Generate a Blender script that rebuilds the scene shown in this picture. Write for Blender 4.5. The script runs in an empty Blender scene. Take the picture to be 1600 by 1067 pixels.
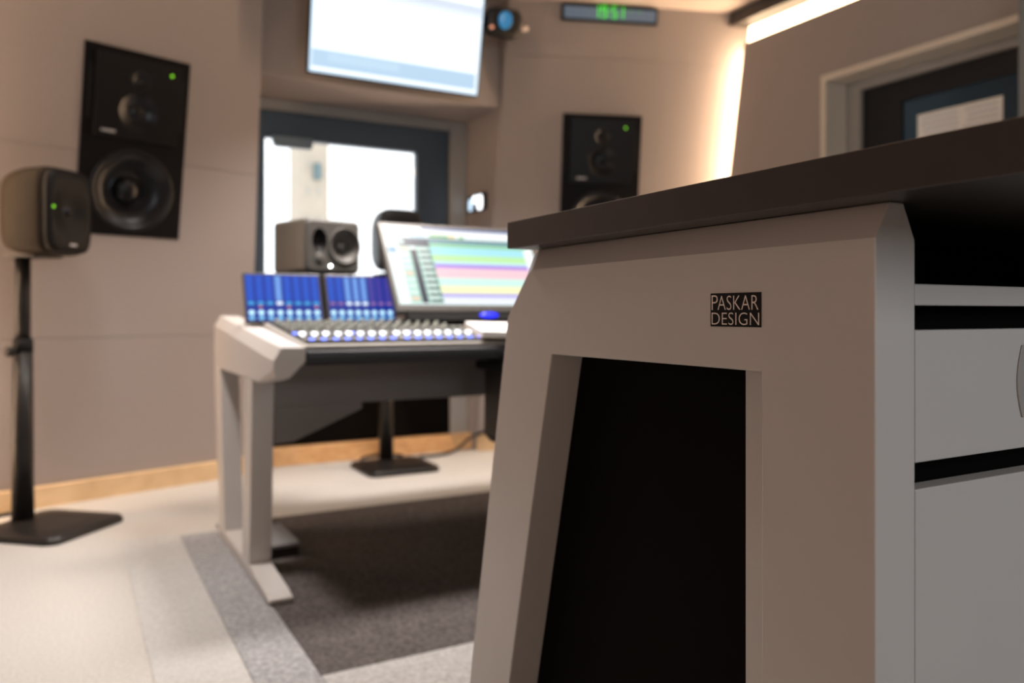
import bpy, bmesh, math, random
from mathutils import Matrix, Vector
random.seed(7)
SC = bpy.context.scene
COL = SC.collection
PI = math.pi

# ------------------------------------------------------------------ camera, world, big lights, exposure
cam_data = bpy.data.cameras.new('camera')
cam = bpy.data.objects.new('camera', cam_data)
COL.objects.link(cam)
cam.location = (0, 0, 0.85)
cam.rotation_euler = (PI / 2, 0, -math.atan2(.486, .874))
cam_data.sensor_width = 36.0
cam_data.lens = 28.1
cam_data.shift_y = -0.0272
cam_data.clip_start = 0.02
cam_data.dof.use_dof = True
cam_data.dof.focus_distance = 0.80
cam_data.dof.aperture_fstop = 3.7
SC.camera = cam

world = bpy.data.worlds.new('world')
SC.world = world
world.use_nodes = True
bg = world.node_tree.nodes['Background']
bg.inputs[0].default_value = (0.93, 0.97, 1.0, 1)
bg.inputs[1].default_value = 2.2

SC.view_settings.view_transform = 'Standard'
SC.view_settings.look = 'None'
SC.view_settings.gamma = 1.0
SC.view_settings.use_curve_mapping = False
SC.view_settings.exposure = 0.0


def area(name, loc, target, size, power, color, size_y=None, spread=180):
    d = bpy.data.lights.new(name, 'AREA')
    d.energy = power
    d.color = color
    d.shape = 'RECTANGLE' if size_y else 'DISK'
    d.size = size
    if size_y:
        d.size_y = size_y
    d.spread = math.radians(spread)
    o = bpy.data.objects.new(name, d)
    COL.objects.link(o)
    o.location = loc
    o.rotation_euler = (Vector(target) - Vector(loc)).to_track_quat('-Z', 'Y').to_euler()
    return o


WARM = (1.0, 0.76, 0.55)
NEUT = (1.0, 0.91, 0.85)
area('ceiling_lamp', (1.45, 2.75, 2.64), (1.45, 2.75, 0), 0.7, 42, NEUT, 0.4, 110)
area('ceiling_lamp', (-0.05, 2.6, 2.64), (0.1, 2.5, 0), 0.3, 17, NEUT, 0.3, 95)
area('ceiling_lamp', (1.3, 3.75, 2.0), (1.3, 3.9, 0), 0.5, 5, NEUT, 0.2, 120)
area('rear_fill_light', (1.3, -2.1, 1.7), (1.3, 0.6, 1.0), 1.5, 28, (0.88, 0.95, 1.0), 1.0)  # added cool fill for the desk front; the back wall has no window
area('side_fill_light', (-0.56, 0.3, 0.75), (0.6, 0.8, 0.6), 0.5, 3.4, (1.0, 0.62, 0.42), 0.9)  # added warm fill for the desk side; no fixture hangs here

# ------------------------------------------------------------------ materials
MATS = {}


def mat(name, color, rough=0.6, metal=0.0, spec=0.5, emit=None, estr=1.0, coat=0.0):
    m = bpy.data.materials.new(name)
    m.use_nodes = True
    b = m.node_tree.nodes['Principled BSDF']
    b.inputs['Base Color'].default_value = (*color, 1)
    b.inputs['Roughness'].default_value = rough
    b.inputs['Metallic'].default_value = metal
    b.inputs['Specular IOR Level'].default_value = spec
    b.inputs['Coat Weight'].default_value = coat
    if emit:
        b.inputs['Emission Color'].default_value = (*emit, 1)
        b.inputs['Emission Strength'].default_value = estr
    MATS[name] = m
    return m


def noisy(m, c1, c2, scale, bump=0.0, bscale=None, stretch=(1, 1, 1), detail=4, rough_var=None, dist=0.002):
    nt = m.node_tree
    b = nt.nodes['Principled BSDF']
    tc = nt.nodes.new('ShaderNodeTexCoord')
    mp = nt.nodes.new('ShaderNodeMapping')
    mp.inputs['Scale'].default_value = stretch
    nt.links.new(tc.outputs['Object'], mp.inputs[0])
    n = nt.nodes.new('ShaderNodeTexNoise')
    n.inputs['Scale'].default_value = scale
    n.inputs['Detail'].default_value = detail
    nt.links.new(mp.outputs[0], n.inputs['Vector'])
    r = nt.nodes.new('ShaderNodeValToRGB')
    r.color_ramp.elements[0].position = 0.3
    r.color_ramp.elements[1].position = 0.7
    r.color_ramp.elements[0].color = (*c1, 1)
    r.color_ramp.elements[1].color = (*c2, 1)
    nt.links.new(n.outputs['Fac'], r.inputs[0])
    nt.links.new(r.outputs[0], b.inputs['Base Color'])
    if bump:
        n2 = nt.nodes.new('ShaderNodeTexNoise')
        n2.inputs['Scale'].default_value = bscale or scale * 4
        n2.inputs['Detail'].default_value = 3
        nt.links.new(mp.outputs[0], n2.inputs['Vector'])
        bp = nt.nodes.new('ShaderNodeBump')
        bp.inputs['Strength'].default_value = bump
        bp.inputs['Distance'].default_value = dist
        nt.links.new(n2.outputs['Fac'], bp.inputs['Height'])
        nt.links.new(bp.outputs[0], b.inputs['Normal'])
    return m


fabric = noisy(mat('wall_fabric', (.35, .31, .29), 0.95, spec=.1), (.318, .279, .268), (.332, .293, .282), 60, .35, 500)
ceil_m = noisy(mat('ceiling_paint', (.45, .38, .34), 0.9, spec=.2), (.43, .37, .33), (.46, .40, .36), 3, .1, 200)
carpet = noisy(mat('carpet_cream', (.5, .5, .5), 1.0, spec=.05), (.45, .43, .40), (.60, .58, .55), 130, .8, 420, dist=.004)
carpet2 = noisy(mat('carpet_pale', (.5, .5, .5), 1.0, spec=.05), (.43, .42, .405), (.57, .56, .54), 130, .8, 420, dist=.004)
carpet3 = noisy(mat('carpet_grey', (.3, .3, .3), 1.0, spec=.05), (.23, .23, .235), (.44, .44, .45), 90, .8, 420, dist=.004)
carpet4 = noisy(mat('carpet_dark', (.1, .1, .1), 1.0, spec=.05), (.060, .053, .052), (.15, .132, .126), 90, .8, 420, dist=.004)
wood = noisy(mat('pine_wood', (.6, .4, .2), 0.55), (.58, .40, .22), (.74, .54, .33), 4, .1, 20, stretch=(2, 2, 14))
paint = noisy(mat('desk_paint', (.54, .52, .50), 0.36, spec=.45), (.53, .505, .485), (.545, .52, .50), 8, .05, 900, dist=.0004)
slab_m = noisy(mat('dark_laminate', (.03, .025, .024), 0.33, spec=.4), (.046, .038, .035), (.052, .043, .040), 40, .12, 700, dist=.0005)
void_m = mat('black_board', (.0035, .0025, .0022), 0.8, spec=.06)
navy = mat('navy_frame', (.045, .072, .105), 0.45)
trimgrey = mat('trim_grey', (.30, .29, .28), 0.6)
cream = mat('cream_trim', (.62, .56, .48), 0.55)
blackp = noisy(mat('black_plastic', (.008, .007, .007), 0.42, spec=.3), (.006, .0055, .0055), (.009, .008, .008), 30, .1, 600, dist=.0004)
blackm = mat('black_matte', (.008, .008, .008), 0.8, spec=.2)
spk_face = mat('speaker_baffle', (.004, .0032, .0036), 0.5, spec=.13)
cone_m = mat('speaker_cone', (.005, .005, .007), 0.30, spec=.32)
horn_m = mat('speaker_horn', (.005, .0045, .005), 0.4, spec=.2)
spk_grey = noisy(mat('speaker_grey', (.13, .12, .11), 0.5), (.082, .078, .073), (.096, .091, .085), 30, .1, 500, dist=.0005)
spk_olive = noisy(mat('speaker_bronze', (.03, .02, .015), 0.6, spec=.1), (.022, .016, .010), (.028, .020, .013), 20, .1, 500, dist=.0005)
stand_m = noisy(mat('stand_black', (.015, .013, .012), 0.42, spec=.3), (.010, .0085, .008), (.014, .012, .011), 20, .1, 500, dist=.0004)
steel = mat('steel', (.55, .55, .55), 0.3, metal=1.0)
label_m = mat('pale_lettering', (.80, .72, .66), 0.5)
green = mat('green_led', (0, 0, 0), emit=(.25, .8, .02), estr=1.6)
logo_grey = mat('grey_logo', (.35, .35, .37), .4)
apron_m = noisy(mat('console_apron_grey', (.2, .18, .17), 0.55), (.19, .172, .163), (.205, .186, .176), 8, .05, 400)
arm_m = mat('armrest_black', (.010, .011, .015), 0.45)
surf_m = noisy(mat('console_surface', (.04, .04, .04), 0.5, spec=.3), (.035, .035, .034), (.05, .05, .048), 40)
lip_m = mat('console_lip', (.42, .40, .37), 0.35)
knob_m = mat('knob_grey', (.34, .36, .31), 0.35)
cap_m = mat('fader_cap', (.75, .75, .75), 0.25, emit=(.95, .97, 1.0), estr=2.0)  # emission stands in for glossy highlights on the unlit caps
blueled = mat('blue_key', (.02, .03, .2), 0.4, emit=(.15, .22, 1.0), estr=3.5)
palekey = mat('pale_key', (.55, .52, .48), 0.4)
bezel_m = mat('screen_bezel', (.07, .065, .06), 0.35)
white_m = mat('white_paper', (.85, .85, .84), 0.6)
glass_m = mat('dark_door_glass', (.005, .028, .055), 0.25, spec=.3)
doorfr = mat('door_frame_dark', (.005, .005, .007), 0.5, spec=.3)
post_m = mat('grey_post_paint', (.17, .19, .20), 0.5)
led_m = mat('warm_led', (1, 1, 1), emit=(1.0, .70, .42), estr=9.0)
led_v = mat('warm_led_corner', (1, 1, 1), emit=(1.0, .69, .43), estr=68.0)
led_w = mat('warm_led_corner_left', (1, 1, 1), emit=(1.0, .69, .45), estr=34.0)
stone = noisy(mat('tower_stone', (.42, .38, .33), .9), (.42, .36, .29), (.46, .39, .315), 2)
towerwin = mat('tower_window', (.10, .16, .17), .3)

# clear glass for the window
wg = bpy.data.materials.new('window_glass')
wg.use_nodes = True
_nt = wg.node_tree
_nt.nodes.remove(_nt.nodes['Principled BSDF'])
_tr = _nt.nodes.new('ShaderNodeBsdfTransparent')
_gl = _nt.nodes.new('ShaderNodeBsdfGlossy')
_gl.inputs['Roughness'].default_value = 0.02
_mx = _nt.nodes.new('ShaderNodeMixShader')
_fr = _nt.nodes.new('ShaderNodeFresnel')
_fr.inputs[0].default_value = 1.45
_nt.links.new(_fr.outputs[0], _mx.inputs[0])
_nt.links.new(_tr.outputs[0], _mx.inputs[1])
_nt.links.new(_gl.outputs[0], _mx.inputs[2])
_nt.links.new(_mx.outputs[0], _nt.nodes['Material Output'].inputs[0])

EM = {}


def emis(r, g, b, k=1.0):
    key = (r, g, b, k)
    if key not in EM:
        lin = [((x / 255) ** 2.2) for x in (r, g, b)]
        EM[key] = mat('screen_%d_%d_%d' % (r, g, b), (.01, .01, .01), .3, emit=lin, estr=k)
    return EM[key]


# ------------------------------------------------------------------ builders
WM = {}


def bx(bm, x0, x1, y0, y1, z0, z1, mi=0):
    vs = [bm.verts.new(p) for p in ((x0, y0, z0), (x1, y0, z0), (x1, y1, z0), (x0, y1, z0),
                                    (x0, y0, z1), (x1, y0, z1), (x1, y1, z1), (x0, y1, z1))]
    for f in ((0, 3, 2, 1), (4, 5, 6, 7), (0, 1, 5, 4), (1, 2, 6, 5), (2, 3, 7, 6), (3, 0, 4, 7)):
        bm.faces.new([vs[i] for i in f]).material_index = mi


def loft(bm, rings, cap=True, closed=True, smooth=False, mi=0):
    vr = [[bm.verts.new(p) for p in r] for r in rings]
    n = len(vr[0])
    for a, b in zip(vr, vr[1:]):
        for i in range(n if closed else n - 1):
            f = bm.faces.new((a[i], a[(i + 1) % n], b[(i + 1) % n], b[i]))
            f.smooth = smooth
            f.material_index = mi
    if cap:
        for r, rev in ((vr[0], True), (vr[-1], False)):
            f = bm.faces.new(list(reversed(r)) if rev else r)
            f.material_index = mi
    return vr


def prism(bm, pts, axis, a, b):
    def P(p, t):
        return {'x': (t, p[0], p[1]), 'y': (p[0], t, p[1]), 'z': (p[0], p[1], t)}[axis]
    loft(bm, [[P(p, a) for p in pts], [P(p, b) for p in pts]])
    bmesh.ops.recalc_face_normals(bm, faces=bm.faces[:])


def tube(bm, pts, r, n=12, cap=True):
    pts = [Vector(p) for p in pts]
    rr = r if isinstance(r, (list, tuple)) else [r] * len(pts)
    rings = []
    for i, p in enumerate(pts):
        d = (pts[min(i + 1, len(pts) - 1)] - pts[max(i - 1, 0)]).normalized()
        ref = Vector((0, 0, 1)) if abs(d.z) < .9 else Vector((1, 0, 0))
        u = d.cross(ref).normalized()
        v = d.cross(u)
        rings.append([p + rr[i] * (u * math.cos(2 * PI * k / n) + v * math.sin(2 * PI * k / n)) for k in range(n)])
    loft(bm, rings, cap, smooth=True)


def lathe(bm, prof, c=(0, 0, 0), axis='y', n=32, sx=1.0, sz=1.0, cap=False):
    """prof: list of (radius, height along axis)"""
    rings = []
    for r, h in prof:
        ring = []
        for k in range(n):
            a = 2 * PI * k / n
            p, q = r * math.cos(a) * sx, r * math.sin(a) * sz
            if axis == 'y':
                ring.append((c[0] + p, c[1] + h, c[2] + q))
            elif axis == 'z':
                ring.append((c[0] + p, c[1] + q, c[2] + h))
            else:
                ring.append((c[0] + h, c[1] + p, c[2] + q))
        rings.append(ring)
    loft(bm, rings, cap, smooth=True)


def superring(w, h, y, e=4.0, n=40, cx=0, cz=0):
    out = []
    for k in range(n):
        a = 2 * PI * k / n
        ca, sa = math.cos(a), math.sin(a)
        out.append((cx + w / 2 * math.copysign(abs(ca) ** (2 / e), ca), y, cz + h / 2 * math.copysign(abs(sa) ** (2 / e), sa)))
    return out


def root(name, label, cat, M=None, group=None):
    o = bpy.data.objects.new(name, None)
    o.empty_display_size = .1
    COL.objects.link(o)
    M = M if M is not None else Matrix.Identity(4)
    o.matrix_world = M
    o['label'] = label
    o['category'] = cat
    if group:
        o['group'] = group
    WM[o.name] = M
    return o


def obj(name, bm, mats, parent=None, world=False, M=None, bevel=0, seg=2, smooth=False, recalc=True, label=None, cat=None, kind=None, group=None):
    if recalc:
        bmesh.ops.recalc_face_normals(bm, faces=bm.faces[:])
    me = bpy.data.meshes.new(name)
    Mp = WM[parent.name] if parent is not None else (M if M is not None else Matrix.Identity(4))
    if world:
        bm.transform(Mp.inverted())
    if smooth:
        for f in bm.faces:
            f.smooth = True
    bm.to_mesh(me)
    bm.free()
    for m in (mats if isinstance(mats, (list, tuple)) else [mats]):
        me.materials.append(m)
    o = bpy.data.objects.new(name, me)
    COL.objects.link(o)
    if parent is not None:
        o.parent = parent
        WM[o.name] = Mp
    else:
        o.matrix_world = Mp
        WM[o.name] = Mp
    if bevel:
        md = o.modifiers.new('bevel', 'BEVEL')
        md.width = bevel
        md.segments = seg
        md.limit_method = 'ANGLE'
        md.angle_limit = math.radians(35)
        md.harden_normals = False
    if label:
        o['label'] = label
    if cat:
        o['category'] = cat
    if kind:
        o['kind'] = kind
    if group:
        o['group'] = group
    return o


def nb():
    return bmesh.new()


def box_obj(name, dims, m, parent=None, **k):
    bm = nb()
    bx(bm, *dims)
    return obj(name, bm, m, parent, **k)


def copy_part(o, parent, loc, **k):
    c = o.copy()
    COL.objects.link(c)
    c.parent = parent
    c.location = loc
    return c


def leanframe(o, t, lean):
    t = Vector((t[0], t[1], 0)).normalized()
    n = Vector((t.y, -t.x, 0))
    w = (n * lean + Vector((0, 0, 1))).normalized()
    m = t.cross(w)
    M = Matrix((t, w, m)).transposed().to_4x4()
    M.translation = Vector(o)
    return M


ML = leanframe((.85, 4.40, 0), (.947, .32), .15)
MR = leanframe((2.22, 4.45, 0), (math.cos(math.radians(20)), -math.sin(math.radians(20))), .15)

# ------------------------------------------------------------------ room shell
CZ = 2.66
X0, X1, YB, YF = -.66, 3.70, -2.4, 4.6
box_obj('floor', (X0 - .1, X1 + .1, YB - .1, 5.0, -.1, 0), carpet, kind='structure')
box_obj('ceiling', (X0 - .1, X1 + .1, YB - .1, 5.0, CZ, CZ + .1), ceil_m, kind='structure')
box_obj('wall_back', (X0 - .1, X1 + .1, YB - .1, YB, 0, CZ), fabric, kind='structure')
wl = box_obj('wall_left', (X0 - .1, X0, YB, 4.6, 0, CZ), fabric, kind='structure')
# corner edge of each baffle wall at height z
LY = lambda z, x=-.55: 4.40 + .338 * (x - .85) - .1584 * z
RY = lambda z, x=3.6: 4.45 - .364 * (x - 2.22) - .1596 * z
bm = nb()
prism(bm, [(YB, 0), (LY(0) - .12, 0), (LY(2.45) - .12, 2.45), (YB, 2.45)], 'x', -.57, -.55)
obj('panel', bm, fabric, wl, world=True)
wr = box_obj('wall_right', (X1, X1 + .1, YB, 4.6, 0, CZ), fabric, kind='structure')
bm = nb()
prism(bm, [(2.911, 0), (RY(0, 3.505) - .12, 0), (RY(2.45, 3.505) - .12, 2.45), (YB, 2.45), (YB, 0), (1.753, 0), (1.753, 2.111), (2.911, 2.111)], 'x', 3.505, 3.53)
obj('panel', bm, fabric, wr, world=True, bevel=.002)

# front wall behind the baffles (with the window opening)
bm = nb()
bx(bm, X0, .90, YF, 4.9, 0, CZ)
bx(bm, 2.10, X1, YF, 4.9, 0, CZ)
bx(bm, .90, 2.10, YF, 4.9, 0, 1.0)
bx(bm, .90, 2.10, YF, 4.9, 2.0, CZ)
wf = obj('wall_front', bm, fabric, kind='structure')
box_obj('panel', (.862, 2.10, 4.585, 4.6, .10, .78), void_m, wf, label='black lower wall panel')
# bulkhead above the window recess
bm = nb()
bx(bm, .840, 2.217, 4.13, 4.598, 2.06, CZ)
obj('wall_front_bulkhead', bm, fabric, kind='structure', bevel=.003)


def slab4(bm, a0, b0, a1, b1, y0, y1, z0=-.03, z1=0):
    """box between heights y0..y1 whose left/right edges may slant"""
    loft(bm, [[(a0, y0, z0), (b0, y0, z0), (b0, y0, z1), (a0, y0, z1)], [(a1, y1, z0), (b1, y1, z0), (b1, y1, z1), (a1, y1, z1)]])


def wall_panels(parent, xl, xr, rows, hole):
    hx0, hx1, hy0, hy1 = hole
    for (y0, y1) in rows:
        bm = nb()
        a, b = max(y0, hy0), min(y1, hy1)
        if a < b:
            slab4(bm, xl(y0), hx0, xl(y1), hx0, y0, y1)
            slab4(bm, hx1, xr(y0), hx1, xr(y1), y0, y1)
            if y0 < a:
                slab4(bm, hx0, hx1, hx0, hx1, y0, a)
            if b < y1:
                slab4(bm, hx0, hx1, hx0, hx1, b, y1)
        else:
            slab4(bm, xl(y0), xr(y0), xl(y1), xr(y1), y0, y1)
        bmesh.ops.remove_doubles(bm, verts=bm.verts[:], dist=1e-5)
        obj('panel', bm, fabric, parent)


ROWS = [(.02, .7512), (.7530, 1.5632), (1.5650, 2.38), (2.3818, 2.69)]
HL = (-.932, -.474, 1.213, 2.028)
HR = (.482, .970, 1.213, 2.063)
# the left baffle wall: backing sheet, panels, and the return into the window recess
bm = nb()
bx(bm, -1.50, -.36, 0, 2.69, -.16, -.13)
wfl = obj('wall_front_left', bm, fabric, M=ML, kind='structure')
wall_panels(wfl, lambda y: -1.55, lambda y: -.0127 - .0501 * y, ROWS, HL)
bm = nb()
prism(bm, [(LY(0, .838), 0), (4.6, 0), (4.6, CZ), (LY(CZ, .838), CZ)], 'x', .818, .838)
obj('wall_recess_left', bm, fabric, kind='structure')
bm = nb()
bx(bm, .42, 1.60, 0, 2.69, -.16, -.13)
wfr = obj('wall_front_right', bm, fabric, M=MR, kind='structure')
wall_panels(wfr, lambda y: .0540 * y, lambda y: 1.56 + .054 * y, ROWS, HR)
bm = nb()
prism(bm, [(RY(0, 2.22), 0), (4.6, 0), (4.6, CZ), (RY(CZ, 2.22), CZ)], 'x', 2.22, 2.24)
obj('wall_recess_right', bm, fabric, kind='structure')
# grey trim round the window opening
bm = nb()
bx(bm, 2.10, 2.217, 4.57, 4.6, 0, 2.057)
bx(bm, .840, 2.10, 4.57, 4.6, 2.0, 2.057)
obj('trim_1', bm, trimgrey, kind='structure', bevel=.004)
# baseboards
bm = nb()
bx(bm, -1.56, 0, 0, .10, 0.004, .024)
obj('baseboard_left', bm, wood, M=ML, kind='structure', bevel=.003)
bm = nb()
bx(bm, .0, 1.55, 0, .10, 0.004, .024)
obj('baseboard_right', bm, wood, M=MR, kind='structure', bevel=.003)
bm = nb()
bx(bm, .840, 2.217, 4.50, 4.569, 0, .10)
obj('baseboard_front', bm, noisy(mat('pine_knotty', (.6, .4, .2), .5), (.50, .27, .12), (.66, .41, .20), 5, .1, 20, stretch=(3, 1, 12)), kind='structure', bevel=.004)

# window
wfob = box_obj('window_1', (.90, 2.10, 4.60, 4.66, 1.846, 2.0), navy, kind='structure', bevel=.004)
for nm, d in (('frame_rail', (.90, 2.10, 4.60, 4.66, 1.0, 1.06)), ('frame_post', (.90, .970, 4.60, 4.66, 1.06, 1.846)),
              ('frame_post', (1.886, 2.10, 4.60, 4.66, 1.06, 1.846))):
    box_obj(nm, d, navy, wfob, bevel=.004)
box_obj('pane', (.970, 1.886, 4.615, 4.621, 1.06, 1.846), wg, wfob)
bm = nb()
bx(bm, 1.008, 1.233, 4.575, 4.600, 1.808, 1.852)
bx(bm, 1.018, 1.223, 4.565, 4.600, 1.792, 1.808)
obj('vent_box', bm, mat('vent_blue_grey', (.16, .22, .28), .4), wfob, label='blue-grey vent box at the top of the pane')

# the tower outside
t = root('tower', 'pale stone tower standing outside beyond the window', 'tower', Matrix.Translation((10.85, 41, -6)))
bm = nb()
bx(bm, -.74, .74, -1, 1, 0, 30)
obj('shaft', bm, stone, t)
for k in range(16):
    for sx in (-.35, .15):
        if abs(k * 1.4 + 8.6 - 14.1) < .8 and sx > 0:
            continue
        bm = nb()
        bx(bm, sx, sx + .12, -1.03, -.99, 8.6 + k * 1.4, 8.95 + k * 1.4)
        obj('window', bm, mat('tower_slit', (.34, .33, .30), .4) if k == 0 and sx < 0 else MATS['tower_slit'], t)
bm = nb()
bx(bm, -.05, .30, -1.25, -.99, 13.6, 14.4)
obj('lantern', bm, towerwin, t, label='dark grey-green box on the tower face')

# right-hand ceiling beam and coves
bm = nb()
prism(bm, [(YB, 2.580), (RY(2.580, 3.49), 2.580), (RY(CZ, 3.49), CZ - .001), (YB, CZ - .001)], 'x', 3.485, 3.61)
obj('trim_2', bm, mat('beam_dark', (.035, .030, .028), .5), kind='structure', bevel=.003)
bm = nb()
prism(bm, [(YB, 2.44), (RY(2.44, 3.61) - .01, 2.44), (RY(2.579, 3.61) - .01, 2.579), (YB, 2.579)], 'x', 3.60, 3.61)
obj('light_strip', bm, led_m, label='long warm-white light strip in the cove above the right wall', cat='light')


def corner_strip(x, F, label):
    z0, z1 = .02, 2.43
    s_ = 1 if x > 0 else -1
    bm = nb()
    loft(bm, [[(x, F(z, x) - .105, z), (x, F(z, x) - .012, z), (x + s_ * .008, F(z, x) - .012, z), (x + s_ * .008, F(z, x) - .105, z)] for z in (z0, z1)])
    obj('light_strip', bm, led_v if x > 0 else led_w, label=label, cat='light')


corner_strip(3.60, RY, 'upright warm light strip in the corner beside the right wall panel')
bm = nb()
prism(bm, [(YB, 2.46), (LY(2.46, -.62) - .01, 2.46), (LY(2.57, -.62) - .01, 2.57), (YB, 2.57)], 'x', -.65, -.64)
obj('light_strip', bm, led_m, label='long warm light strip high on the left wall, outside the photo', cat='light')
corner_strip(-.62, LY, 'upright warm light strip in the corner left of the speaker stand')

# door in the right wall
bm = nb()
bx(bm, 3.488, 3.70, 2.877, 2.909, 0, 2.109)
bx(bm, 3.488, 3.70, 1.757, 1.789, 0, 2.109)
bx(bm, 3.488, 3.70, 1.789, 2.877, 2.076, 2.109)
d1 = obj('door_1', bm, cream, kind='structure', bevel=.003)
bm = nb()
bx(bm, 3.650, 3.675, 2.79, 2.876, 0, 2.075)
bx(bm, 3.650, 3.675, 1.790, 1.85, 0, 2.075)
bx(bm, 3.650, 3.675, 1.85, 2.79, 2.030, 2.075)
obj('jamb', bm, trimgrey, d1)
bm = nb()
bx(bm, 3.676, 3.692, 2.566, 2.79, 0, 2.029)
bx(bm, 3.676, 3.692, 1.851, 1.92, 0, 2.029)
bx(bm, 3.676, 3.692, 1.92, 2.566, 1.92, 2.029)
bx(bm, 3.676, 3.692, 1.92, 2.566, 0, .9)
obj('leaf', bm, doorfr, d1, bevel=.002)
box_obj('pane', (3.686, 3.690, 1.92, 2.566, .9, 1.92), glass_m, d1)
nt_ = root('notice', 'white printed notice sheet on the dark glass of the door', 'notice', Matrix.Translation((3.6845, 2.28, 1.55)))
box_obj('sheet', (-.001, 0, -.207, .207, 0, .284), white_m, nt_)
bm = nb()
for k in range(9):
    for (a, b) in ((-.185, -.02), (.0, .19)):
        bx(bm, -.0016, -.001, a, b - random.random() * .04, .255 - k * .027, .262 - k * .027)
obj('print', bm, mat('notice_print', (.45, .50, .62), .7), nt_)
# grey upright at the right edge of the picture
box_obj('trim_3', (3.408, 3.504, 1.577, 1.857, 0, CZ), post_m, kind='structure', bevel=.004)

# ------------------------------------------------------------------ inlaid carpets
box_obj('carpet', (.175, .373, 1.60, 3.30, 0, .003), carpet2, label='narrow pale grey carpet strip running left of the console', cat='carpet')
box_obj('carpet', (.375, .518, 1.60, 3.28, 0, .0035), carpet3, label='narrow speckled mid-grey carpet strip beside the console foot', cat='carpet')
box_obj('carpet', (.52, 2.75, 1.852, 3.38, 0, .004), carpet4, label='large dark charcoal carpet rug under the mixing console', cat='carpet')
box_obj('carpet', (.52, 2.75, 1.60, 1.850, 0, .0035), noisy(mat('carpet_lightgrey', (.4, .4, .4), 1.0, spec=.05), (.32, .315, .31), (.52, .51, .50), 90, .8, 420, dist=.004),
        label='light grey speckled carpet strip in front of the dark rug', cat='carpet')

# ------------------------------------------------------------------ near desk
PX0, PX1 = .574, .6256
desk = root('studio_desk', 'pale grey studio desk with dark thick top and badge, in the right foreground', 'desk',
            Matrix.Translation((1.27, .70, 0)))


def side_panel_bm(xa, xb, flip=False):
    bm = nb()
    xm0, xm1 = (.593, .6105)
    if flip:
        xm0, xm1 = xa + (.6256 - .6105), xb - .019
    zt, zc = .9425, .912
    B = [(.4245, 0), (.4245, zc), (.975, zc), (.988, .904), (1.045, .845), (1.229, 0)]
    A = [(.4245, 0), (.4245, zt), (.984, zt), (1.000, .935), (1.056, .855), (1.229, 0)]
    H = [(.5463, .05), (.5463, .795), (.9216, .795), (1.1026, .05)]

    def V(pts, x):
        return [bm.verts.new((x, p[0], p[1])) for p in pts]
    o0, m0, m1, o1 = V(B, xa), V(A[:1] + A[1:], xm0), V(A, xm1), V(B, xb)
    # bottom rows stay full width
    for v, x in ((m0[0], xa), (m0[5], xa), (m1[0], xb), (m1[5], xb)):
        v.co.x = x
    h0, h1 = V(H, xa), V(H, xb)

    def face(o, h):
        for q in ((o[0], o[1], h[1], h[0]), (o[1], o[2], h[2], h[1]), (o[2], o[3], h[2]), (o[3], o[4], h[2]),
                  (o[4], o[5], h[3], h[2]), (o[5], o[0], h[0], h[3])):
            bm.faces.new(q)
    face(o0, h0)
    face(o1, h1)
    for i in range(4):
        j = (i + 1) % 4
        bm.faces.new((h0[i], h0[j], h1[j], h1[i]))
    for i in range(1, 4):      # chamfers
        j = i + 1
        bm.faces.new((o0[i], o0[j], m0[j], m0[i]))
        bm.faces.new((o1[i], o1[j], m1[j], m1[i]))
        bm.faces.new((m0[i], m0[j], m1[j], m1[i]))
    # front face: polygon hexagon
    bm.faces.new((o0[0], o0[1], m0[1], m1[1], o1[1], o1[0]))
    # back face and bottom
    bm.faces.new((o0[4], o0[5], o1[5], o1[4], m1[4], m0[4]))
    bm.faces.new((o0[5], o0[0], o1[0], o1[5]))
    bmesh.ops.remove_doubles(bm, verts=[v for v in (m0[0], m0[5], m1[0], m1[5], o0[0], o0[5], o1[0], o1[5])], dist=1e-6)
    return bm


obj('side_panel', side_panel_bm(PX0, PX1), paint, desk, world=True, bevel=.0014, seg=2)
obj('side_panel', side_panel_bm(1.92, 1.9716, True), paint, desk, world=True, bevel=.0014, seg=2)
bm = nb()
bx(bm, .550, 1.996, .24, 1.004, .9427, .9806)
obj('desktop', bm, slab_m, desk, world=True, bevel=.0014, label='thick dark brown-black top')
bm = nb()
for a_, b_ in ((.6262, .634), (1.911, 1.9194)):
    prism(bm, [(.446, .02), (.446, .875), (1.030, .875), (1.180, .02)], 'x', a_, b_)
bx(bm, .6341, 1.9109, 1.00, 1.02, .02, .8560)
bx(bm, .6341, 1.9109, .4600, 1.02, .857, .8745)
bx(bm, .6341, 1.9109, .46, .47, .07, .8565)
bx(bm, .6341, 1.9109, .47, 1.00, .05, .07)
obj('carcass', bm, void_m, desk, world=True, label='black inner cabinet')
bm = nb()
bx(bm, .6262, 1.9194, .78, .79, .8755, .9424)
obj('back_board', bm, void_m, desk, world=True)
for a_, b_ in ((.6257, .6261), (1.9195, 1.9199)):
    box_obj('inner_post', (a_, b_, .54, .6174, .02, .90), paint, desk, world=True)
bm = nb()
bx(bm, .6262, 1.9194, .4250, .4440, .857, .8752)
obj('rail', bm, paint, desk, world=True, bevel=.0012)
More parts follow.
